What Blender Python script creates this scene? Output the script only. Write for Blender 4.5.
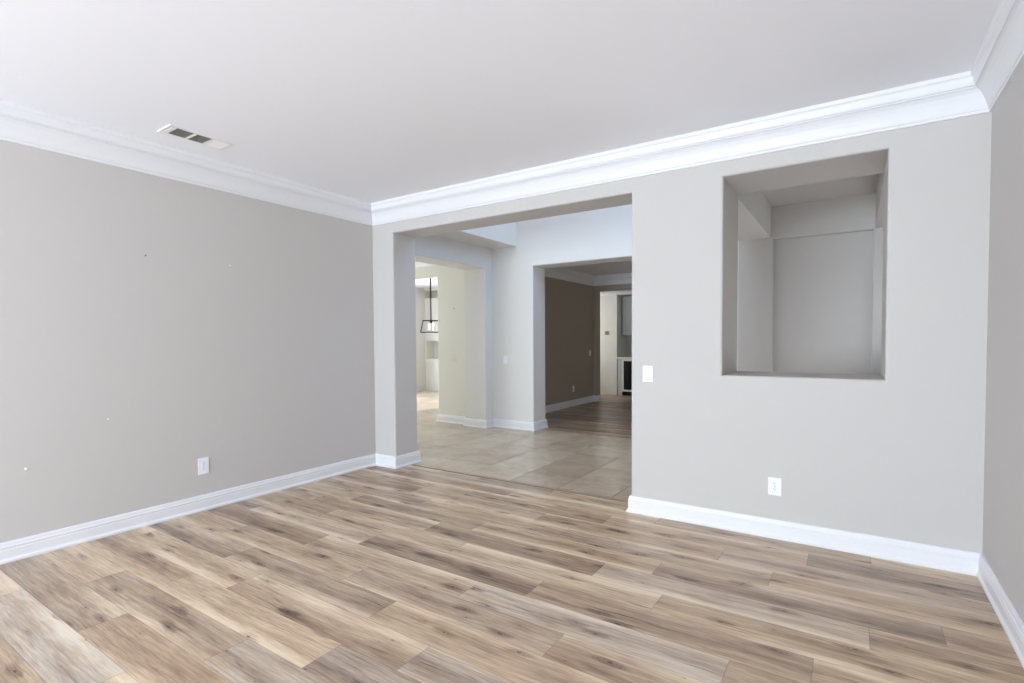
import bpy, bmesh, math, random
from mathutils import Vector, Matrix

for o in list(bpy.data.objects):
    bpy.data.objects.remove(o)
S = bpy.context.scene
COL = S.collection

# ------------------------------------------------------------------ camera
yaw, pitch, roll = -0.5837, -0.0307, -0.0065
fwd = Vector((math.sin(yaw)*math.cos(pitch), math.cos(yaw)*math.cos(pitch), math.sin(pitch)))
rt0 = Vector((math.cos(yaw), -math.sin(yaw), 0))
up0 = rt0.cross(fwd)
rt = rt0*math.cos(roll) + up0*math.sin(roll)
up = -rt0*math.sin(roll) + up0*math.cos(roll)
cam = bpy.data.cameras.new('camera')
cam_o = bpy.data.objects.new('camera', cam)
COL.objects.link(cam_o)
M = Matrix((rt, up, -fwd)).transposed().to_4x4()
M.translation = Vector((4.2675, -3.8045, 1.3194))
cam_o.matrix_world = M
cam.sensor_width = 36
cam.lens = 519.9/1024*36
cam.shift_y = 15.04/1024
cam.clip_start = .05
S.camera = cam_o

# ------------------------------------------------------------------ world, lights, exposure
S.view_settings.view_transform = 'Standard'
S.view_settings.look = 'None'
S.view_settings.exposure = 0.06
S.view_settings.gamma = 1
S.view_settings.use_curve_mapping = False
S.cycles.use_denoising = True
S.cycles.max_bounces = 14
S.cycles.diffuse_bounces = 10

wd = bpy.data.worlds.new('sky'); S.world = wd
wd.use_nodes = True
wd.node_tree.nodes['Background'].inputs[0].default_value = (.72, .84, 1, 1)
wd.node_tree.nodes['Background'].inputs[1].default_value = .8


def area(name, loc, to, sx, sy, power, col, spread=180):
    l = bpy.data.lights.new(name, 'AREA')
    l.shape = 'RECTANGLE'; l.size = sx; l.size_y = sy
    l.energy = power; l.color = col; l.spread = math.radians(spread)
    o = bpy.data.objects.new(name, l); COL.objects.link(o)
    o.location = loc
    o.rotation_euler = (Vector(to)-Vector(loc)).to_track_quat('-Z', 'Y').to_euler()
    return o

# daylight at the windows behind the camera (sky from above, sunlit ground from below), in the entry, hall, kitchen, pantry; plus added fill lamps
area('front_window_sky', (2.05, -8.62, 1.45), (2.05, 0, .9), 3.6, 1.9, 76, (.745, .866, 1))
area('front_window_ground_bounce', (2.05, -8.64, 1.25), (2.05, -5.0, 3.4), 3.6, 1.9, 455, (.785, .890, 1))
area('entry_window_daylight', (3.30, 1.55, 3.72), (0, 1.55, 3.3), 1.7, 1.45, 31, (.34, .58, 1))
area('vestibule_fill', (4.84, 1.5, .95), (3.6, .9, 1.5), 1.3, 1.5, 18, (.92, .95, 1))  # added fill for the vestibule and niche; no door is modelled here
area('kitchen_window_daylight', (-5.43, 4.3, 1.30), (-2, 4.0, 1.2), 2.4, 1.8, 105, (.88, .95, 1))
area('hall_window_daylight', (-4.2, .36, 1.40), (-4.2, 3, 1.3), 2.0, 1.7, 62, (.95, 1, .97))
area('entry_overhead_fill', (1.4, 1.5, 5.56), (1.4, 1.5, 0), 1.2, 1.2, 26, (.97, .97, 1))  # added overhead fill to brighten the entry tiles
area('pantry_passage_daylight', (-1.58, 7.3, 1.3), (0, 7.3, 1.25), 1.0, 2.0, 17, (1, 1, .95))
area('dining_fill', (3.47, 4.9, 1.4), (0, 4.9, 1.2), 1.2, 1.6, 9, (1, .97, .92))  # added fill lifting the dim dining room; no window stands here
sun = bpy.data.lights.new('sun', 'SUN'); sun.energy = 4; sun.angle = math.radians(.6); sun.color = (.93, .97, 1)
sun_o = bpy.data.objects.new('sun', sun); COL.objects.link(sun_o)
sun_o.rotation_euler = Vector((.80, -.22, -.62)).to_track_quat('-Z', 'Y').to_euler()

# ------------------------------------------------------------------ materials


def lin(r, g, b):
    f = lambda c: (c/255/12.92) if c/255 <= .04045 else ((c/255+.055)/1.055)**2.4
    return (f(r), f(g), f(b), 1)


def mat(name, col, rough=.5, spec=.5, metal=0., bump=0., bscale=300., **kw):
    m = bpy.data.materials.new(name); m.use_nodes = True
    nt = m.node_tree; b = nt.nodes['Principled BSDF']
    b.inputs['Base Color'].default_value = col
    b.inputs['Roughness'].default_value = rough
    b.inputs['Specular IOR Level'].default_value = spec
    b.inputs['Metallic'].default_value = metal
    for k, v in kw.items():
        b.inputs[k].default_value = v
    tc = nt.nodes.new('ShaderNodeTexCoord')
    n = nt.nodes.new('ShaderNodeTexNoise'); n.inputs['Scale'].default_value = bscale; n.inputs['Detail'].default_value = 3
    nt.links.new(tc.outputs['Object'], n.inputs['Vector'])
    if bump:
        bp = nt.nodes.new('ShaderNodeBump'); bp.inputs['Strength'].default_value = bump; bp.inputs['Distance'].default_value = .002
        nt.links.new(n.outputs['Fac'], bp.inputs['Height']); nt.links.new(bp.outputs['Normal'], b.inputs['Normal'])
    return m


M_WALL = mat('wall_paint', lin(196, 193, 190), .75, .25, bump=.25, bscale=90)
M_CEIL = mat('ceiling_paint', lin(240, 242, 248), .85, .2, bump=.2, bscale=70)
M_TRIM = mat('white_trim_paint', lin(226, 227, 230), .38, .45)
M_FOY = mat('entry_wall_paint', lin(219, 218, 215), .75, .25, bump=.25, bscale=90)
M_HALL = mat('hall_wall_paint', lin(222, 221, 213), .75, .25, bump=.25, bscale=90)
M_DIN = mat('dining_wall_paint', lin(164, 154, 141), .75, .25, bump=.25, bscale=90)
M_PLATE = mat('plate_plastic', lin(233, 235, 240), .3, .5)
M_SLOT = mat('slot_dark', lin(60, 60, 66), .6, .3)
M_VENT = mat('vent_enamel', lin(232, 232, 230), .4, .4)
M_DUCT = mat('duct_dark', lin(118, 117, 112), .8, .2)
M_SLAT = mat('louver_enamel_shaded', lin(172, 171, 167), .45, .4)  # white louvers greyed to carry the shade of the open vent sections
M_WHITE = mat('louver_enamel_lit', lin(250, 250, 250), .4, .4)  # same louvers painted paler where they catch the light
M_SCREEN = mat('sensor_screen', lin(118, 108, 96), .4, .4)
M_BLACK = mat('black_iron', lin(28, 26, 25), .45, .4, metal=.6)
M_CAB = mat('cabinet_paint', lin(192, 192, 192), .45, .4)
M_COUNTER = mat('counter_stone', lin(225, 222, 215), .25, .5)
M_STEEL = mat('steel', lin(200, 200, 200), .3, .5, metal=.9)
M_DGLASS = mat('dark_glass', lin(10, 11, 12), .08, .5)
M_ANCHOR = mat('anchor_plastic', lin(240, 240, 236), .5, .4)
M_NAIL = mat('nail_grey', lin(110, 110, 108), .4, .5, metal=.7)
M_SENSOR = mat('sensor_plastic', lin(150, 138, 122), .5, .4)
M_GLASS = mat('clear_glass', (1, 1, 1, 1), .02, .5, **{'Transmission Weight': 1.0, 'IOR': 1.45})
M_BRASS = mat('threshold_wood', lin(150, 128, 106), .4, .4)
M_BACKS = mat('backsplash_tile', lin(170, 168, 160), .35, .45)


class NT:
    """tiny node helper"""
    def __init__(self, m): self.t = m.node_tree
    def n(self, kind, **kw):
        x = self.t.nodes.new(kind)
        for k, v in kw.items(): setattr(x, k, v)
        return x
    def plug(self, sock, v):
        if hasattr(v, 'links'): self.t.links.new(v, sock)
        else: sock.default_value = v
    def math(self, op, a, b=0., c=0., clamp=False):
        x = self.n('ShaderNodeMath', operation=op, use_clamp=clamp)
        for i, v in enumerate((a, b, c)): self.plug(x.inputs[i], v)
        return x.outputs[0]
    def vec(self, x, y, z):
        c = self.n('ShaderNodeCombineXYZ')
        for i, v in enumerate((x, y, z)): self.plug(c.inputs[i], v)
        return c.outputs[0]
    def noise(self, v, scale=1, detail=3, rough=.55, dist=0.):
        x = self.n('ShaderNodeTexNoise'); self.plug(x.inputs['Vector'], v)
        x.inputs['Scale'].default_value = scale; x.inputs['Detail'].default_value = detail
        x.inputs['Roughness'].default_value = rough; x.inputs['Distortion'].default_value = dist
        return x.outputs['Fac']
    def ramp(self, f, stops):
        r = self.n('ShaderNodeValToRGB'); self.plug(r.inputs[0], f)
        e = r.color_ramp.elements
        while len(e) < len(stops): e.new(.5)
        for i, (p, c) in enumerate(stops):
            e[i].position = p; e[i].color = c if len(c) == 4 else (*c, 1)
        return r.outputs[0]
    def mix(self, f, a, b, blend='MIX'):
        x = self.n('ShaderNodeMix', data_type='RGBA', blend_type=blend)
        self.plug(x.inputs[0], f); self.plug(x.inputs[6], a); self.plug(x.inputs[7], b)
        return x.outputs[2]
    def maprange(self, v, a, b, c, d, smooth=True):
        x = self.n('ShaderNodeMapRange', interpolation_type='SMOOTHSTEP' if smooth else 'LINEAR', clamp=True)
        for i, q in enumerate((v, a, b, c, d)): self.plug(x.inputs[i], q)
        return x.outputs[0]


def wood_material():
    m = mat('oak_plank', lin(170, 145, 120), .33, .42)
    g = NT(m); b = m.node_tree.nodes['Principled BSDF']
    uv = g.n('ShaderNodeUVMap', uv_map='UVMap')
    s = g.n('ShaderNodeSeparateXYZ'); g.plug(s.inputs[0], uv.outputs[0])
    u, v = s.outputs[0], s.outputs[1]          # metres along the plank, metres across it
    A = lambda nme: g.n('ShaderNodeAttribute', attribute_name=nme).outputs['Fac']
    tone, grey, seed, L = A('tone'), A('grey'), A('seed'), A('plank_length')
    z = g.math('MULTIPLY', seed, 37.)
    # broad lengthwise bands, paler towards one or both long edges
    P = .1985
    wob = g.math('MULTIPLY', g.math('SUBTRACT', g.noise(g.vec(g.math('MULTIPLY', u, 1.9), g.math('MULTIPLY', v, 3), z), 1, 3), .5), .075)
    vw = g.math('ADD', v, wob)
    band = g.noise(g.vec(g.math('MULTIPLY', u, .5), g.math('MULTIPLY', vw, 12), z), 1, 2, .5)
    vw2 = g.math('ADD', v, g.math('MULTIPLY', wob, .35))
    blot = g.noise(g.vec(g.math('MULTIPLY', u, 3.2), g.math('MULTIPLY', v, 12), g.math('ADD', z, 5.)), 1, 4, .65)
    fine = g.noise(g.vec(g.math('MULTIPLY', u, 9), g.math('MULTIPLY', vw2, 260), z), 1, 3, .7)
    fine2 = g.noise(g.vec(g.math('MULTIPLY', u, 4.), g.math('MULTIPLY', vw2, 85), g.math('ADD', z, 9.)), 1, 3, .65)
    cen = g.math('MULTIPLY_ADD', g.math('FRACT', g.math('MULTIPLY', seed, 7.31)), .44, .22)
    off = g.math('ABSOLUTE', g.math('SUBTRACT', g.math('DIVIDE', vw, P), cen))
    sap = g.math('MULTIPLY', g.maprange(off, .26, .62, 0, 1), g.maprange(g.noise(g.vec(g.math('MULTIPLY', u, 1.1), g.math('MULTIPLY', v, 2), g.math('ADD', z, 21.)), 1, 1), .32, .58, .15, 1))
    heart = g.math('MULTIPLY', g.maprange(off, .0, .26, 1, 0), g.maprange(g.noise(g.vec(g.math('MULTIPLY', u, 1.4), 0., g.math('ADD', z, 13.)), 1, 2), .40, .62, 0, 1))
    # knots: small dark spots with a smear along the grain
    def knots(fu, fv, sd, keep, ru, rv):
        vo = g.n('ShaderNodeTexVoronoi', voronoi_dimensions='2D', feature='F1')
        qu, qv = g.math('MULTIPLY_ADD', seed, sd, g.math('MULTIPLY', u, fu)), g.math('MULTIPLY_ADD', seed, sd*.7, g.math('MULTIPLY', vw, fv))
        g.plug(vo.inputs['Vector'], g.vec(qu, qv, 0.)); vo.inputs['Scale'].default_value = 1
        pos = g.n('ShaderNodeSeparateXYZ'); g.plug(pos.inputs[0], vo.outputs['Position'])
        pk = g.n('ShaderNodeSeparateXYZ'); g.plug(pk.inputs[0], vo.outputs['Color'])
        du = g.math('DIVIDE', g.math('SUBTRACT', qu, pos.outputs[0]), fu); dv = g.math('DIVIDE', g.math('SUBTRACT', qv, pos.outputs[1]), fv)
        has = g.math('GREATER_THAN', pk.outputs[0], 1-keep)
        jit = g.math('MULTIPLY_ADD', g.math('SUBTRACT', blot, .5), 1.6, g.math('MULTIPLY_ADD', g.math('SUBTRACT', fine2, .5), 1.5, 1.))
        def spot(a, b):
            r = g.math('ADD', g.math('POWER', g.math('DIVIDE', du, a), 2.), g.math('POWER', g.math('DIVIDE', dv, b), 2.))
            return g.math('MULTIPLY', r, jit)
        size = g.math('MULTIPLY_ADD', pk.outputs[1], .8, .5)
        core = g.math('MULTIPLY', g.maprange(g.math('DIVIDE', spot(ru, rv), size), .3, 1.3, 1, 0), has)
        halo = g.math('MULTIPLY', g.maprange(spot(ru*6, rv*4.5), .0, 1.1, 1, 0), has)
        ring = g.math('MULTIPLY', g.math('MULTIPLY_ADD', g.math('SINE', g.math('ADD', g.math('MULTIPLY', g.math('SQRT', spot(ru*6, rv*4.5)), 30.), g.math('MULTIPLY', fine2, 9.))), .5, .5), halo)
        return core, halo, ring
    core, halo, rings = knots(1.7, 5.0, 71., .80, .0155, .0056)
    core2, halo2, _r = knots(3.1, 8., 37., .42, .011, .0038)
    core = g.math('MAXIMUM', core, g.math('MULTIPLY', core2, .8))
    t = g.math('ADD', tone, g.math('MULTIPLY', g.math('SUBTRACT', band, .5), .55))
    t = g.math('ADD', t, g.math('MULTIPLY', sap, .36))
    t = g.math('SUBTRACT', t, g.math('MULTIPLY', heart, .20))
    t = g.math('ADD', t, g.math('MULTIPLY', g.math('SUBTRACT', blot, .5), .42))
    t = g.math('ADD', t, g.math('MULTIPLY', g.math('SUBTRACT', fine, .5), .65))
    t = g.math('ADD', t, g.math('MULTIPLY', g.math('SUBTRACT', fine2, .5), .75))
    crack = g.maprange(g.noise(g.vec(g.math('MULTIPLY', u, 2.6), g.math('MULTIPLY', vw, 70), g.math('ADD', z, 31.)), 1, 3, .6), .60, .70, 0, 1)
    t = g.math('SUBTRACT', t, g.math('MULTIPLY', crack, g.math('MULTIPLY_ADD', g.math('ADD', halo, heart), .42, .16)))
    halo_g = g.math('MULTIPLY', halo, g.math('MULTIPLY_ADD', fine2, 2.2, -.1))
    t = g.math('SUBTRACT', t, g.math('MULTIPLY', halo_g, .20))
    t = g.math('SUBTRACT', t, g.math('MULTIPLY', halo2, .08))
    t = g.math('SUBTRACT', t, g.math('MULTIPLY', rings, .13), clamp=True)
    col = g.ramp(t, [(0, lin(98, 79, 66)), (.25, lin(143, 119, 99)), (.5, lin(177, 152, 127)), (.75, lin(206, 183, 155)), (1, lin(227, 208, 181))])
    hs = g.n('ShaderNodeHueSaturation'); g.plug(hs.inputs['Color'], col); hs.inputs['Saturation'].default_value = .58; hs.inputs['Value'].default_value = .95
    col = g.mix(g.math('MULTIPLY', grey, g.maprange(blot, .3, .62, .35, 1)), col, hs.outputs[0])
    col = g.mix(g.math('MULTIPLY', core, .78), col, lin(66, 52, 45))
    # joint lines
    ev = g.math('MINIMUM', v, g.math('SUBTRACT', P, v))
    eu = g.math('MINIMUM', u, g.math('SUBTRACT', L, u))
    e = g.math('MINIMUM', ev, eu)
    line = g.maprange(e, .0006, .0026, 1, 0)
    col = g.mix(g.math('MULTIPLY', line, .4), col, lin(70, 56, 46))
    g.plug(b.inputs['Base Color'], col)
    g.plug(b.inputs['Roughness'], g.math('ADD', g.math('MULTIPLY', fine, .14), .27))
    bp = g.n('ShaderNodeBump'); bp.inputs['Strength'].default_value = .12; bp.inputs['Distance'].default_value = .001
    g.plug(bp.inputs['Height'], g.math('SUBTRACT', fine, g.math('MULTIPLY', line, 2.)))
    g.plug(b.inputs['Normal'], bp.outputs[0])
    return m


def tile_material():
    m = mat('travertine_tile', lin(180, 170, 155), .3, .45)
    g = NT(m); b = m.node_tree.nodes['Principled BSDF']
    uv = g.n('ShaderNodeUVMap', uv_map='UVMap')
    s = g.n('ShaderNodeSeparateXYZ'); g.plug(s.inputs[0], uv.outputs[0])
    u, v = s.outputs[0], s.outputs[1]
    A = lambda nme: g.n('ShaderNodeAttribute', attribute_name=nme).outputs['Fac']
    tone, seed = A('tone'), A('seed')
    z = g.math('MULTIPLY', seed, 37.)
    n1 = g.noise(g.vec(u, v, z), 3.2, 5, .6, .6)
    n2 = g.noise(g.vec(u, v, g.math('ADD', z, 4.)), 14, 4, .6, .3)
    t = g.math('ADD', tone, g.math('ADD', g.math('MULTIPLY', g.math('SUBTRACT', n1, .5), .8), g.math('MULTIPLY', g.math('SUBTRACT', n2, .5), .35)), clamp=True)
    col = g.ramp(t, [(0, lin(132, 118, 102)), (.35, lin(168, 150, 131)), (.65, lin(192, 177, 157)), (1, lin(212, 200, 182))])
    T = .51
    e = g.math('MINIMUM', g.math('MINIMUM', v, g.math('SUBTRACT', T, v)), g.math('MINIMUM', u, g.math('SUBTRACT', T, u)))
    line = g.maprange(e, .005, .009, 1, 0)
    col = g.mix(g.math('MULTIPLY', line, .75), col, lin(96, 87, 77))
    g.plug(b.inputs['Base Color'], col)
    g.plug(b.inputs['Roughness'], g.math('ADD', g.math('MULTIPLY', line, .4), .26))
    bp = g.n('ShaderNodeBump'); bp.inputs['Strength'].default_value = .25; bp.inputs['Distance'].default_value = .002
    g.plug(bp.inputs['Height'], g.math('SUBTRACT', g.math('MULTIPLY', n2, .2), line)); g.plug(b.inputs['Normal'], bp.outputs[0])
    return m


M_WOOD = wood_material()
M_TILE = tile_material()

# ------------------------------------------------------------------ mesh helpers


def link(name, bm, m, parent=None, kind=None, smooth=False):
    bmesh.ops.recalc_face_normals(bm, faces=bm.faces)
    me = bpy.data.meshes.new(name); bm.to_mesh(me); bm.free()
    if isinstance(m, (list, tuple)):
        for x in m: me.materials.append(x)
    else:
        me.materials.append(m)
    if smooth:
        for p in me.polygons: p.use_smooth = True
    o = bpy.data.objects.new(name, me); COL.objects.link(o)
    if parent: o.parent = parent
    if kind: o['kind'] = kind
    return o


def add_box(bm, a, b, bevel=0., seg=2):
    r = bmesh.ops.create_cube(bm, size=1.)
    vs = r['verts']
    for v in vs:
        v.co = Vector([a[i] + (v.co[i]+.5)*(b[i]-a[i]) for i in range(3)])
    if bevel:
        es = list({e for v in vs for e in v.link_edges})
        bmesh.ops.bevel(bm, geom=es, offset=bevel, segments=seg, affect='EDGES', profile=.5)


def box(name, a, b, m, parent=None, kind=None, bevel=0., seg=2):
    bm = bmesh.new(); add_box(bm, a, b, bevel, seg)
    return link(name, bm, m, parent, kind)


def struct(name, a, b, m):
    return box(name, a, b, m, kind='structure')


def thing(name, label, cat, loc=(0, 0, 0), group=None):
    o = bpy.data.objects.new(name, None); COL.objects.link(o)
    o.location = loc; o['label'] = label; o['category'] = cat; o.empty_display_size = .1
    if group: o['group'] = group
    return o


def tag(o, label, cat, group=None):
    o['label'] = label; o['category'] = cat
    if group: o['group'] = group
    return o


def add_cyl(bm, p0, p1, r, n=12, r1=None):
    p0, p1 = Vector(p0), Vector(p1); d = p1-p0
    res = bmesh.ops.create_cone(bm, cap_ends=True, segments=n, radius1=r, radius2=r if r1 is None else r1, depth=d.length)
    q = d.to_track_quat('Z', 'Y').to_matrix().to_4x4()
    bmesh.ops.transform(bm, matrix=Matrix.Translation((p0+p1)/2) @ q, verts=res['verts'])


def wall_with_holes(name, axis, u0, u1, z0, z1, d0, d1, holes, m, bevel=.016, bev_planes=(0, 1)):
    """a wall slab along x (axis 'x') or y, thickness d0..d1 on the other axis, rectangular holes (u0,u1,z0,z1),
    rounded plaster corners round each hole"""
    us = sorted({u0, u1} | {h[0] for h in holes} | {h[1] for h in holes})
    zs = sorted({z0, z1} | {h[2] for h in holes} | {h[3] for h in holes})
    us = [u for u in us if u0 <= u <= u1]; zs = [z for z in zs if z0 <= z <= z1]
    bm = bmesh.new(); cache = {}
    def V(u, d, z):
        k = (round(u, 5), round(d, 5), round(z, 5))
        if k not in cache:
            cache[k] = bm.verts.new((u, d, z) if axis == 'x' else (d, u, z))
        return cache[k]
    def solid(i, j):
        if i < 0 or j < 0 or i >= len(us)-1 or j >= len(zs)-1: return False
        uc, zc = (us[i]+us[i+1])/2, (zs[j]+zs[j+1])/2
        return not any(h[0] < uc < h[1] and h[2] < zc < h[3] for h in holes)
    for i in range(len(us)-1):
        for j in range(len(zs)-1):
            if not solid(i, j): continue
            a, b, c, d = us[i], us[i+1], zs[j], zs[j+1]
            for dd in (d0, d1):
                bm.faces.new([V(a, dd, c), V(b, dd, c), V(b, dd, d), V(a, dd, d)])
            if not solid(i-1, j): bm.faces.new([V(a, d0, c), V(a, d1, c), V(a, d1, d), V(a, d0, d)])
            if not solid(i+1, j): bm.faces.new([V(b, d0, c), V(b, d1, c), V(b, d1, d), V(b, d0, d)])
            if not solid(i, j-1): bm.faces.new([V(a, d0, c), V(b, d0, c), V(b, d1, c), V(a, d1, c)])
            if not solid(i, j+1): bm.faces.new([V(a, d0, d), V(b, d0, d), V(b, d1, d), V(a, d1, d)])
    bmesh.ops.recalc_face_normals(bm, faces=bm.faces)
    es = []
    pl = [(d0, d1)[k] for k in bev_planes]
    k = 1 if axis == 'x' else 0
    q = 1-k
    for e in bm.edges:
        if len(e.link_faces) != 2 or e.calc_face_angle(0) < .5: continue
        p, r = e.verts[0].co, e.verts[1].co
        if abs(p[k]-r[k]) > 1e-5 or not any(abs(p[k]-x) < 1e-5 for x in pl): continue
        mu, mz = (p[q]+r[q])/2, (p.z+r.z)/2
        for h in holes:
            on_u = (abs(mu-h[0]) < 1e-5 or abs(mu-h[1]) < 1e-5) and h[2]-1e-5 <= mz <= h[3]+1e-5
            on_z = (abs(mz-h[2]) < 1e-5 or abs(mz-h[3]) < 1e-5) and h[0]-1e-5 <= mu <= h[1]+1e-5
            if on_u or on_z: es.append(e); break
    if es and bevel:
        bmesh.ops.bevel(bm, geom=es, offset=bevel, segments=4, affect='EDGES', profile=.5)
    return link(name, bm, m, kind='structure')


def sweep(path, prof, names, m, closed=False):
    """sweep a moulding profile (projection, z) along a floor-plan path with mitred corners;
    the moulding stands on the right-hand side of the direction of travel; one object per run"""
    pts = [Vector(p) for p in path]; n = len(pts)
    nseg = n if closed else n-1
    dirs = [(pts[(i+1) % n]-pts[i]).normalized() for i in range(nseg)]
    nrm = [Vector((d.y, -d.x)) for d in dirs]
    def off(i):
        a = nrm[(i-1) % nseg] if (closed or i > 0) else None
        b = nrm[i % nseg] if (closed or i < nseg) else None
        if a is None: return b
        if b is None: return a
        s = a+b
        return s/s.dot(a)
    for i in range(nseg):
        if names[i] is None: continue
        bm = bmesh.new(); rings = []
        for j in (i, i+1):
            p, o = pts[j % n], off(j if not closed else j % n)
            rings.append([bm.verts.new((p.x+o.x*a, p.y+o.y*a, z)) for a, z in prof])
        k = len(prof)
        for c in range(k):
            bm.faces.new([rings[0][c], rings[0][(c+1) % k], rings[1][(c+1) % k], rings[1][c]])
        bm.faces.new(rings[0]); bm.faces.new(list(reversed(rings[1])))
        link(names[i], bm, m, kind='structure')


def boards(name, x0, x1, y0, y1, ybase, pitch, length, offs, m, seed, tones=None, z=0., tile=False, skip=None, shift=0.):
    """floor boards or tiles as separate faces: UVs in metres on each board, tone/grey/seed per board"""
    rnd = random.Random(seed)
    verts, faces, uvs, att = [], [], [], []
    k0 = math.floor((ybase-y1)/pitch)-1; k1 = math.ceil((ybase-y0)/pitch)+1
    for k in range(k0, k1+1):
        ya, yb = ybase-pitch*(k+1), ybase-pitch*k
        if yb <= y0+1e-6 or ya >= y1-1e-6: continue
        o = offs.get(k) if offs else 0.
        if o is None: o = rnd.random()*length
        n0 = math.floor((x0-o)/length)-1
        for nn in range(n0, n0+int((x1-x0)/length)+4):
            xa, xb = o+nn*length, o+(nn+1)*length
            cxa, cxb, cya, cyb = max(xa, x0), min(xb, x1), max(ya, y0), min(yb, y1)
            rt_, rg, rs = rnd.random(), rnd.random(), rnd.random()
            if cxb-cxa < 1e-4 or cyb-cya < 1e-4: continue
            if skip and skip((cxa+cxb)/2, (cya+cyb)/2): continue
            if tile: t, g = .50+.26*rt_, 0
            else:
                t = .34+.32*rt_; g = .75 if rg > .78 else .15*rg
                if tones and (k, nn) in tones: t, g = tones[(k, nn)]
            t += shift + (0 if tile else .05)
            b = len(verts)
            for (px, py) in ((cxa, cya), (cxb, cya), (cxb, cyb), (cxa, cyb)):
                verts.append((px, py, z)); uvs.append((px-xa, py-ya))
                att.append((t, g, rs, length))
            faces.append((b, b+1, b+2, b+3))
    me = bpy.data.meshes.new(name); me.from_pydata(verts, [], faces)
    ul = me.uv_layers.new(name='UVMap')
    for lp in me.loops: ul.data[lp.index].uv = uvs[lp.vertex_index]
    for q, an in enumerate(('tone', 'grey', 'seed', 'plank_length')):
        a = me.attributes.new(an, 'FLOAT', 'POINT')
        for i, v in enumerate(att): a.data[i].value = v[q]
    me.materials.append(m)
    ob = bpy.data.objects.new(name, me); COL.objects.link(ob); ob['kind'] = 'structure'
    return ob

# ------------------------------------------------------------------ room dimensions
W = 4.868; H = 2.74; YF = -8.6
XO1, XO2, ZO, TH = .2991, 2.8428, 2.428, .3304
NX1, NX2, NZ1, NZ2, NTH = 3.4984, 4.4163, 1.0707, 2.4348, .56
HU = 5.5
XD, YD, HD = -.44, 6.5, 2.68
# ------------------------------------------------------------------ floors
OFF = {-1: .51, 0: .195, 1: 1.03, 2: .044, 3: .76, 4: .485, 5: .883, 6: .29, 7: 1.285, 8: .625, 9: 1.055, 10: .18,
       11: 1.13, 12: .745, 13: .03, 14: .55}
for k in range(-60, 60): OFF.setdefault(k, None)
# (row, board) -> tone, greyness
TONES = {(6, 1): (.33, .1), (3, 1): (.58, 0), (4, 1): (.33, .1), (5, 0): (.62, 0), (5, 1): (.62, .1), (7, 1): (.60, .8), (7, 2): (.46, .2), (7, 0): (.52, .2),
         (8, 0): (.5, .1), (8, 1): (.43, .3), (8, 2): (.44, .1), (9, 0): (.38, .3), (9, 1): (.52, 0), (9, -1): (.40, .3), (11, -1): (.44, 0), (11, 0): (.58, 0),
         (12, -1): (.62, 0), (12, 0): (.38, .25), (13, 0): (.38, .35), (13, 1): (.44, 0), (14, 0): (.60, .85), (14, 1): (.5, 0), (10, 0): (.56, 0), (10, 1): (.42, .1),
         (0, 3): (.33, .35), (0, 2): (.55, 0), (1, 1): (.52, .1), (1, 2): (.55, .5), (2, 2): (.5, .4), (2, 3): (.53, 0), (3, 2): (.34, .4), (3, 3): (.5, 0),
         (4, 2): (.58, .6), (4, 3): (.5, 0), (5, 2): (.48, 0), (6, 2): (.44, .15), (6, 3): (.52, 0), (6, 0): (.62, .3), (3, 0): (.42, .2), (2, 0): (.5, .3), (2, 1): (.5, 0),
         (1, 0): (.55, .1), (0, 0): (.52, 0), (0, 1): (.45, .1), (4, 0): (.5, .1), (10, -1): (.56, 0), (5, -1): (.5, 0), (8, -1): (.46, 0)}
boards('floor', 0, W, YF, .205, -.175, .1985, 1.283, OFF, M_WOOD, 5, TONES)
boards('floor_tile', -5.4, 4.9, .205, 6.6, .64, .51, .51, {k: .03 for k in range(-40, 40)}, M_TILE, 3, tile=True, z=-.001,
       skip=lambda x, y: (x > -.44 and y > 3.02))
boards('floor_dining', XD, 3.5, 2.84, YD+.1, 2.84, .1985, 1.283, {k: None for k in range(-60, 60)}, M_WOOD, 8, z=.001, shift=-.2)  # same boards toned darker, room's dimness put into the colour
boards('floor_pantry', -1.6, 3.5, YD+.1, 8.6, 2.84, .1985, 1.283, {k: None for k in range(-60, 60)}, M_WOOD, 9, z=.001, shift=-.1)
box('trim_threshold', (XO1+.03, .185, 0), (XO2, .225, .006), M_BRASS, kind='structure', bevel=.004)

# ------------------------------------------------------------------ main room shell
struct('wall_left', (-.15, YF, 0), (0, .0, H), M_WALL)
struct('wall_right', (W, YF, 0), (W+.15, .56, H), M_WALL)
wall_with_holes('wall_front', 'x', -.15, W+.15, 0, H, YF-.18, YF, [(.20, 3.90, .30, 2.45)], M_WALL)
XS = 3.17
wall_with_holes('wall_back', 'x', -.15, XS, 0, H, 0, TH, [(XO1, XO2, 0, ZO)], M_WALL)
wall_with_holes('wall_back_niche', 'x', XS, W, 0, H, 0, NTH, [(NX1, NX2, NZ1, NZ2)], M_WALL)
struct('ceiling', (-.15, YF-.18, H), (W+.15, .33, H+.12), M_CEIL)

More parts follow.
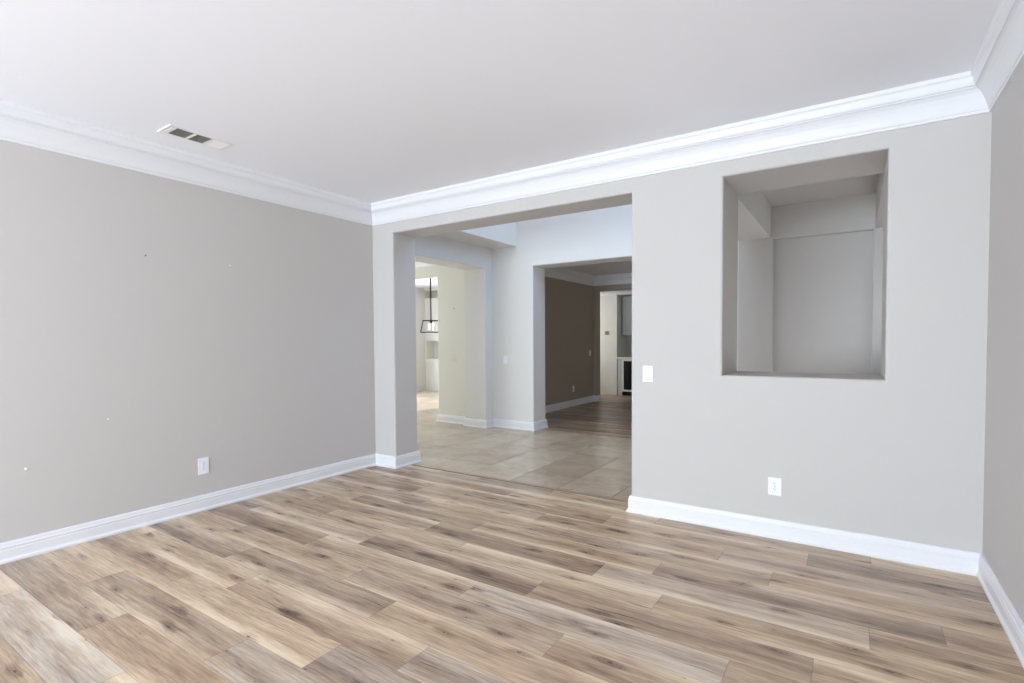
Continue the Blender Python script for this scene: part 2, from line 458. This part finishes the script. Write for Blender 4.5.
CROWN = [(0, H-.204), (.011, H-.204), (.013, H-.199), (.013, H-.189), (.018, H-.186), (.0235, H-.172), (.030, H-.150),
         (.040, H-.125), (.053, H-.102), (.068, H-.086), (.078, H-.081), (.074, H-.080), (.074, H-.074), (.083, H-.0725), (.089, H-.060), (.092, H-.048),
         (.093, H-.036), (.095, H-.030), (.099, H-.026), (.103, H-.022), (.1035, H), (0, H)]
BASE = [(0, 0), (.026, 0), (.028, .006), (.027, .016), (.022, .022), (.019, .026), (.018, .034), (.018, .078), (.0155, .082), (.0155, .086),
        (.0185, .089), (.018, .097), (.0145, .103), (.0135, .110), (.012, .118), (.008, .1235), (.004, .1247), (0, .1247)]
sweep([(0, YF), (0, 0), (W, 0), (W, YF)], CROWN, ['trim_1', 'trim_2', 'trim_3', 'trim_4'], M_TRIM, closed=True)
sweep([(0, YF), (0, 0), (XO1, 0), (XO1, TH), (-.36, TH)], BASE, ['baseboard_left', 'baseboard_back_stub', 'baseboard_jamb', 'baseboard_entry'], M_TRIM)
sweep([(XS, TH), (XO2, TH), (XO2, 0), (W, 0), (W, YF)], BASE, [None, 'baseboard_jamb_right', 'baseboard_back', 'baseboard_right'], M_TRIM)

# ------------------------------------------------------------------ entry hall (two storeys high)
XL = -.36; YB = 2.66
wall_with_holes('wall_entry_left', 'y', TH, YB, 0, HU, XL-.40, XL, [(.55, 2.48, 0, 2.405)], M_FOY)
struct('wall_entry_landing', (XL, TH, 2.705), (.09, YB, HU), M_FOY)
wall_with_holes('wall_entry_back', 'x', XL-.40, XS+.33, 0, HU, YB, 3.02, [(.367, 2.77, 0, 2.395)], M_FOY)
struct('wall_entry_front', (XL-.40, .15, H), (XS+.33, TH, HU), M_FOY)
wall_with_holes('wall_entry_right', 'y', .56, YB, 2.412, HU, XS, 3.493, [(.75, 2.35, 3.0, 4.45)], M_FOY, bevel=0)
bm = bmesh.new()
for a, b in (((XL-.4, .15, HU), (.75, 3.02, HU+.1)), ((2.05, .15, HU), (3.5, 3.02, HU+.1)), ((.75, .15, HU), (2.05, .85, HU+.1)), ((.75, 2.15, HU), (2.05, 3.02, HU+.1))):  # gap in the unseen ceiling added for the overhead fill lamp
    add_box(bm, a, b)
link('ceiling_entry', bm, M_CEIL, kind='structure')
# vestibule seen through the wall niche
struct('ceiling_vestibule', (3.493, .33, H), (W+.15, 2.75, H+.12), M_WALL)
struct('wall_vestibule_right', (4.418, .545, 2.40), (W, 2.461, H), M_WALL)
struct('wall_vestibule_side', (W, .56, 0), (W+.15, 2.75, H), M_WALL)
wall_with_holes('wall_vestibule_back', 'x', 3.17, W, 0, H, 2.461, 2.56, [(3.515, 4.403, 0, 2.395)], M_WALL, bevel=.012, bev_planes=(0,))
struct('wall_vestibule_alcove', (3.17, 2.56, 0), (W, 2.66, H), M_WALL)

# hall and kitchen to the left of the entry
wall_with_holes('wall_hall', 'x', -5.4, XL-.40, 0, H, 2.6, 2.78, [(-4.6, -1.41, 0, 2.378)], M_HALL)
wall_with_holes('wall_hall_front', 'x', -5.4, XL-.4, 0, H, .15, .33, [(-5.2, -3.2, .5, 2.3)], M_HALL)
wall_with_holes('wall_kitchen_left', 'y', .15, 6.6, 0, H, -5.55, -5.4, [(3.0, 5.6, .3, 2.3)], M_FOY)
wall_with_holes('wall_kitchen_back', 'x', -5.55, -.5, 0, H, 6.6, 6.9, [(-5.40+.03, -4.0, .85, 1.325), (-5.40, -4.0, 2.47, 2.665)], M_FOY, bevel=.006)
struct('wall_kitchen_recess', (-5.55, 6.9, 0), (-.5, 7.0, H), M_FOY)
struct('ceiling_hall', (-5.55, .15, H), (XL-.40, 7.0, H+.1), M_CEIL)
sweep([(-5.4, TH), (-5.4, 2.6), (XL-.4, 2.6)], CROWN, [None, 'trim_5'], M_TRIM)
sweep([(-1.41, 2.78), (-1.41, 2.6), (XL-.40, 2.6), (XL-.40, 2.48), (XL, 2.48), (XL, YB), (.367, YB), (.367, 3.02), (XD, 3.02), (XD, YD), (-.355, YD), (-.355, YD+.18)],
      BASE, ['baseboard_hall_end', 'baseboard_hall', 'baseboard_hall_return', 'baseboard_pillar', 'baseboard_pillar_side', 'baseboard_entry_back', 'baseboard_dining_jamb',
             'baseboard_dining_front', 'baseboard_dining_left', 'baseboard_dining_stub', 'baseboard_pantry_jamb'], M_TRIM)

# the big kitchen window
bm = bmesh.new()
for a, b in (((-5.52, 3.0, .3), (-5.45, 5.6, .36)), ((-5.52, 3.0, 2.24), (-5.45, 5.6, 2.3)), ((-5.52, 3.0, .36), (-5.45, 3.06, 2.24)), ((-5.52, 5.54, .36), (-5.45, 5.6, 2.24)), ((-5.51, 4.27, .36), (-5.46, 4.33, 2.24))):
    add_box(bm, a, b)
link('window_1', bm, M_TRIM, kind='structure')
# dining room and pantry beyond
struct('wall_dining_left', (XD-.2, 3.02, 0), (XD, 6.6, H), M_DIN)
struct('wall_dining_right', (3.5, 3.02, 0), (3.6, YD+.18, H), M_DIN)
wall_with_holes('wall_dining_back', 'x', XD-.2, 3.5, 0, H, YD, YD+.18, [(-.355, 2.6, 0, 2.367)], M_DIN)
struct('ceiling_dining', (XD-.2, 3.02, HD), (3.6, YD+.18, H+.1), M_CEIL)
sweep([(XD, 3.02), (XD, YD), (3.5, YD)], [(a, z-(H-HD)) for a, z in CROWN], ['trim_6', 'trim_7'], M_TRIM)
struct('wall_pantry', (-1.6, 7.92, 0), (-.478, 8.6, H), M_FOY)
struct('wall_pantry_back', (-.478, 8.52, 0), (3.6, 8.65, H), M_BACKS)
struct('wall_pantry_left', (-1.75, YD+.1, 0), (-1.6, 8.6, H), M_HALL)
struct('wall_pantry_front', (-1.75, YD+.1, 0), (XD-.1, YD+.18, H), M_HALL)
struct('wall_pantry_right', (3.5, YD+.18, 0), (3.6, 8.6, H), M_HALL)
struct('ceiling_pantry', (-1.75, YD+.18, 2.39), (3.6, 8.65, H+.1), M_CEIL)

# ------------------------------------------------------------------ outlets and switches


def plate_frame(loc, face):
    """matrix taking plate space (x right, y up, z out of the wall) to the wall"""
    if face == '-y': R = Matrix(((1, 0, 0), (0, 0, -1), (0, 1, 0)))
    else: R = Matrix(((0, 0, 1), (1, 0, 0), (0, 1, 0)))        # '+x'
    T = R.to_4x4(); T.translation = Vector(loc); return T


def outlet(label, loc, face, w=.074, h=.118, group='duplex wall outlets'):
    t = thing('wall_outlet', label, 'outlet', group=group); t.matrix_world = plate_frame(loc, face)
    box('cover_plate', (-w/2, -h/2, 0), (w/2, h/2, .006), M_PLATE, t, bevel=.003)
    for s in (-1, 1):
        bm = bmesh.new()
        add_cyl(bm, (0, s*.0195, .005), (0, s*.0195, .0085), .0165, 24)
        for v in bm.verts:
            v.co.y = s*.0195 + max(-.0135, min(.0135, v.co.y-s*.0195))
        rc = link('receptacle', bm, M_PLATE, t)
        for dx, hh in ((-.0065, .0085), (.0065, .0065)):
            box('slot', (dx-.0012, s*.0195+.004-hh/2, .0080), (dx+.0012, s*.0195+.004+hh/2, .0090), M_SLOT, rc)
        bm = bmesh.new(); add_cyl(bm, (0, s*.0195-.0075, .0080), (0, s*.0195-.0075, .0090), .0024, 12); link('ground_hole', bm, M_SLOT, rc)
    bm = bmesh.new(); add_cyl(bm, (0, 0, .005), (0, 0, .0075), .003, 12); link('screw', bm, M_NAIL, t)
    return t


def rocker_switch(label, loc, face, gangs=1, w=.078, h=.120, m=None):
    t = thing('light_switch', label, 'light switch', group='rocker light switches'); t.matrix_world = plate_frame(loc, face)
    ww = w+.046*(gangs-1)
    m = m or M_PLATE
    box('switch_plate', (-ww/2, -h/2, 0), (ww/2, h/2, .006), m, t, bevel=.003)
    for g_ in range(gangs):
        cx = (g_-(gangs-1)/2)*.046
        bm = bmesh.new(); add_box(bm, (cx-.0175, -.0345, .005), (cx+.0175, .0345, .0075), .001); link('rocker_frame', bm, m, t)
        bm = bmesh.new()
        pr = [(-.031, .0070), (-.031, .0125), (.0, .0088), (.031, .0085), (.031, .0070)]
        a = [bm.verts.new((cx-.0145, y, z)) for y, z in pr]; b = [bm.verts.new((cx+.0145, y, z)) for y, z in pr]
        for i in range(5): bm.faces.new([a[i], a[(i+1) % 5], b[(i+1) % 5], b[i]])
        bm.faces.new(a); bm.faces.new(b)
        link('rocker', bm, m, t)
    return t


outlet('white duplex outlet low on the grey wall under the square wall opening', (3.834, 0, .343), '-y', w=.082)
outlet('white duplex outlet low on the long blank side wall above its baseboard', (0, -1.757, .351), '+x', w=.082, h=.128)
outlet('small pale outlet low on the dark dining room wall', (XD, 5.545, .345), '+x')
rocker_switch('white rocker light switch on the grey wall beside the wide doorway edge', (2.974, 0, 1.0645), '-y')
rocker_switch('single white switch on the entry wall between pillar and dining doorway', (-.12, YB, 1.03), '-y')
rocker_switch('double rocker switch on the cream hall wall behind the pillar', (-1.09, 2.6, 1.045), '-y', gangs=2, m=M_HALL)
rocker_switch('pale switch on the dark dining room wall by the pantry doorway', (XD, 6.33, 1.045), '+x')

# small wall plate in the pantry
t = thing('thermostat', 'small brownish control on the cream pantry wall left of the cabinets', 'thermostat'); t.matrix_world = plate_frame((-.728, 7.92, 1.487), '-y')
box('backplate', (-.055, -.045, 0), (.055, .045, .012), M_SENSOR, t, bevel=.004)
box('screen', (-.03, -.012, .011), (.03, .022, .014), M_SCREEN, t)

# anchors and nails left in the side wall
for lab, y, z, r in (('white plastic anchor high on the blank side wall, level with the grey nail', -1.512, 1.947, .0075),
                     ('white plastic anchor low on the side wall, closest to the outlet', -2.371, .80, .006),
                     ('lowest white plastic anchor on the side wall, nearest the photo\'s left edge', -2.80, .546, .008)):
    bm = bmesh.new(); add_cyl(bm, (0, 0, 0), (.004, 0, 0), r, 14, r*.8); add_cyl(bm, (.004, 0, 0), (.010, 0, 0), r*.5, 10)
    o = link('wall_anchor', bm, M_ANCHOR); o.location = (0, y, z); tag(o, lab, 'wall anchor', 'wall anchors left in the side wall')
bm = bmesh.new(); add_cyl(bm, (0, 0, 0), (.014, 0, .004), .0025, 10); add_cyl(bm, (.014, 0, .004), (.016, 0, .0045), .005, 12)
o = link('nail', bm, M_NAIL); o.location = (0, -2.121, 1.944); tag(o, 'small grey nail high on the blank side wall', 'nail')
bm = bmesh.new(); add_cyl(bm, (0, 0, 0), (0, -.012, .003), .004, 10); add_cyl(bm, (0, -.012, .003), (0, -.015, .0035), .009, 12)
o = link('nail', bm, M_NAIL); o.location = (-1.05, 2.6, 1.83); tag(o, 'dark nail head on the cream hall wall above the double switch', 'nail')

# ------------------------------------------------------------------ ceiling vent
x0, x1, y0, y1 = .350, .530, -2.165, -1.742
v = thing('ceiling_vent', 'white three-section air vent in the ceiling near the left crown moulding', 'vent', ((x0+x1)/2, (y0+y1)/2, H))
hx, hy = (x1-x0)/2, (y1-y0)/2
bm = bmesh.new()
f = .022
for a, b in (((-hx, -hy, -.003), (hx, -hy+f, 0)), ((-hx, hy-f, -.003), (hx, hy, 0)), ((-hx, -hy+f, -.003), (-hx+f, hy-f, 0)), ((hx-f, -hy+f, -.003), (hx, hy-f, 0))):
    add_box(bm, a, b)
link('frame', bm, M_VENT, v)
box('end_lip', (-hx, -hy-.002, -.009), (hx, -hy+.004, -.0005), M_VENT, v, bevel=.002)
box('duct', (-hx+.01, -hy+.01, -.0022), (hx-.01, hy-.01, -.0008), M_DUCT, v)
s0 = -hy+f+.028; s1 = hy-f
dv = [s0, s0+(s1-s0)/3, s0+2*(s1-s0)/3, s1]
box('divider', (-hx+f, -hy+f, -.007), (hx-f, s0, -.001), M_VENT, v)
for q in (1, 2): box('divider', (-hx+f, dv[q]-.008, -.0075), (hx-f, dv[q]+.008, -.001), M_VENT, v)
for q in range(3):
    a, b = dv[q]+(.008 if q else 0), dv[q+1]-(.008 if q < 2 else 0)
    nsl = 7
    for i in range(nsl):
        cx = -hx+f+(2*hx-2*f)*(i+.5)/nsl
        bm = bmesh.new()
        wd_ = .006 if q < 2 else .0205
        add_box(bm, (-wd_/2, a, -.0006), (wd_/2, b, .0006))
        bmesh.ops.rotate(bm, verts=bm.verts, cent=(0, 0, 0), matrix=Matrix.Rotation(math.radians(62 if q < 2 else -8), 3, 'Y'))
        bmesh.ops.translate(bm, verts=bm.verts, vec=(cx, 0, -.0048))
        link('louver', bm, M_SLAT if q < 2 else M_WHITE, v)

# ------------------------------------------------------------------ kitchen pendant
px, py = -3.19, 4.40
d = Vector((4.2675-px, -3.8045-py)); ang = math.atan2(d.y, d.x)
p = thing('pendant_lantern', 'black open frame pendant lantern with clear bulb hanging in the kitchen', 'pendant light', (px, py, H))
p.rotation_euler = (0, 0, ang+math.pi/2)
zt, zb = 1.748-H, 1.505-H
ht, hb = .165, .215
bm = bmesh.new(); add_cyl(bm, (0, 0, -.03), (0, 0, 0), .065, 24); link('canopy', bm, M_BLACK, p)
bm = bmesh.new(); add_cyl(bm, (0, 0, zt), (0, 0, -.02), .014, 12); link('stem', bm, M_BLACK, p)
bm = bmesh.new()
def bar(a, b, r=.0085):
    a, b = Vector(a), Vector(b); add_cyl(bm, a, b, r, 4)
ct = [(sx*ht, sy*ht*.7, zt) for sx, sy in ((-1, -1), (1, -1), (1, 1), (-1, 1))]
cb = [(sx*hb, sy*hb*.7, zb) for sx, sy in ((-1, -1), (1, -1), (1, 1), (-1, 1))]
for i in range(4):
    bar(ct[i], ct[(i+1) % 4]); bar(cb[i], cb[(i+1) % 4]); bar(ct[i], cb[i])
bar((-ht, 0, zt), (ht, 0, zt)); 
link('lantern_frame', bm, M_BLACK, p)
bm = bmesh.new(); add_cyl(bm, (0, 0, zt-.05), (0, 0, zt+.015), .028, 14); sk = link('bulb_socket', bm, M_BLACK, p)
bm = bmesh.new(); add_cyl(bm, (0, 0, zt-.20), (0, 0, zt-.05), .060, 20, .055); link('glass_cylinder', bm, M_GLASS, p, smooth=False)

# ------------------------------------------------------------------ pantry cabinets and drinks fridge
bc = thing('base_cabinet', 'pale grey base cabinet end panel beside the drinks fridge', 'cabinet', (-.415, 7.9, 0))
box('side_panel', (-.030, 0, .0), (.075, .02, .875), M_CAB, bc, bevel=.002)
box('body', (-.028, .02, 0), (.070, .60, .875), M_CAB, bc)
box('foot', (-.02, -.012, 0), (.075, .0, .09), M_CAB, bc, bevel=.002)
fr = thing('drinks_fridge', 'undercounter drinks fridge with black glass door in a white frame', 'fridge', (-.04, 7.9, 0))
box('body', (-.30, .03, .10), (.30, .60, .868), M_STEEL, fr)
dr = None
bm = bmesh.new()
for a, b in (((-.30, -.01, .10), (-.258, .03, .865)), ((.258, -.01, .10), (.30, .03, .865)), ((-.258, -.01, .10), (.258, .03, .142)), ((-.258, -.01, .82), (.258, .03, .865))):
    add_box(bm, a, b, .002)
dr = link('door', bm, M_TRIM, fr)
box('door_glass', (-.258, .0, .142), (.258, .02, .82), M_DGLASS, dr)
bm = bmesh.new(); add_cyl(bm, (.235, -.045, .3), (.235, -.045, .7), .008, 10); add_cyl(bm, (.235, -.045, .33), (.235, 0, .33), .006, 8); add_cyl(bm, (.235, -.045, .67), (.235, 0, .67), .006, 8)
link('door_handle', bm, M_STEEL, dr)
box('toe_grille', (-.30, .04, 0), (.30, .06, .10), M_BLACK, fr)
b2 = thing('base_cabinet', 'pale grey base cabinet on the far side of the drinks fridge', 'cabinet', (.9, 7.9, 0))
box('body', (-.63, .02, .0), (1.6, .60, .875), M_CAB, b2)
for i in range(3):
    dd = box('door', (-.62+i*.74, 0, .11), (-.62+i*.74+.72, .02, .865), M_CAB, b2, bevel=.003)
    bm = bmesh.new(); add_cyl(bm, (-.56+i*.74, -.03, .6), (-.56+i*.74, -.03, .75), .006, 8); add_cyl(bm, (-.56+i*.74, -.03, .62), (-.56+i*.74, 0, .62), .005, 8); add_cyl(bm, (-.56+i*.74, -.03, .73), (-.56+i*.74, 0, .73), .005, 8)
    link('door_handle', bm, M_STEEL, dd)
o = box('worktop', (-.478, 7.875, .875), (2.5, 8.52, .91), M_COUNTER, bevel=.003)
tag(o, 'white stone worktop running over the drinks fridge and base cabinets', 'worktop')
uc = thing('wall_cabinet', 'pale grey shaker wall cabinet above the pantry worktop', 'cabinet', (-.44, 8.17, 1.436))
box('body', (0, .02, 0), (2.4, .35, .93), M_CAB, uc)
for i in range(4):
    a, b = .01+i*.6, .59+i*.6
    bm = bmesh.new()
    for p_, q_ in (((a, -.0, .01), (a+.06, .02, .92)), ((b-.06, -.0, .01), (b, .02, .92)), ((a+.06, 0, .01), (b-.06, .02, .075)), ((a+.06, 0, .855), (b-.06, .02, .92)), ((a+.06, .01, .075), (b-.06, .019, .855))):
        add_box(bm, p_, q_)
    link('door', bm, M_CAB, uc)
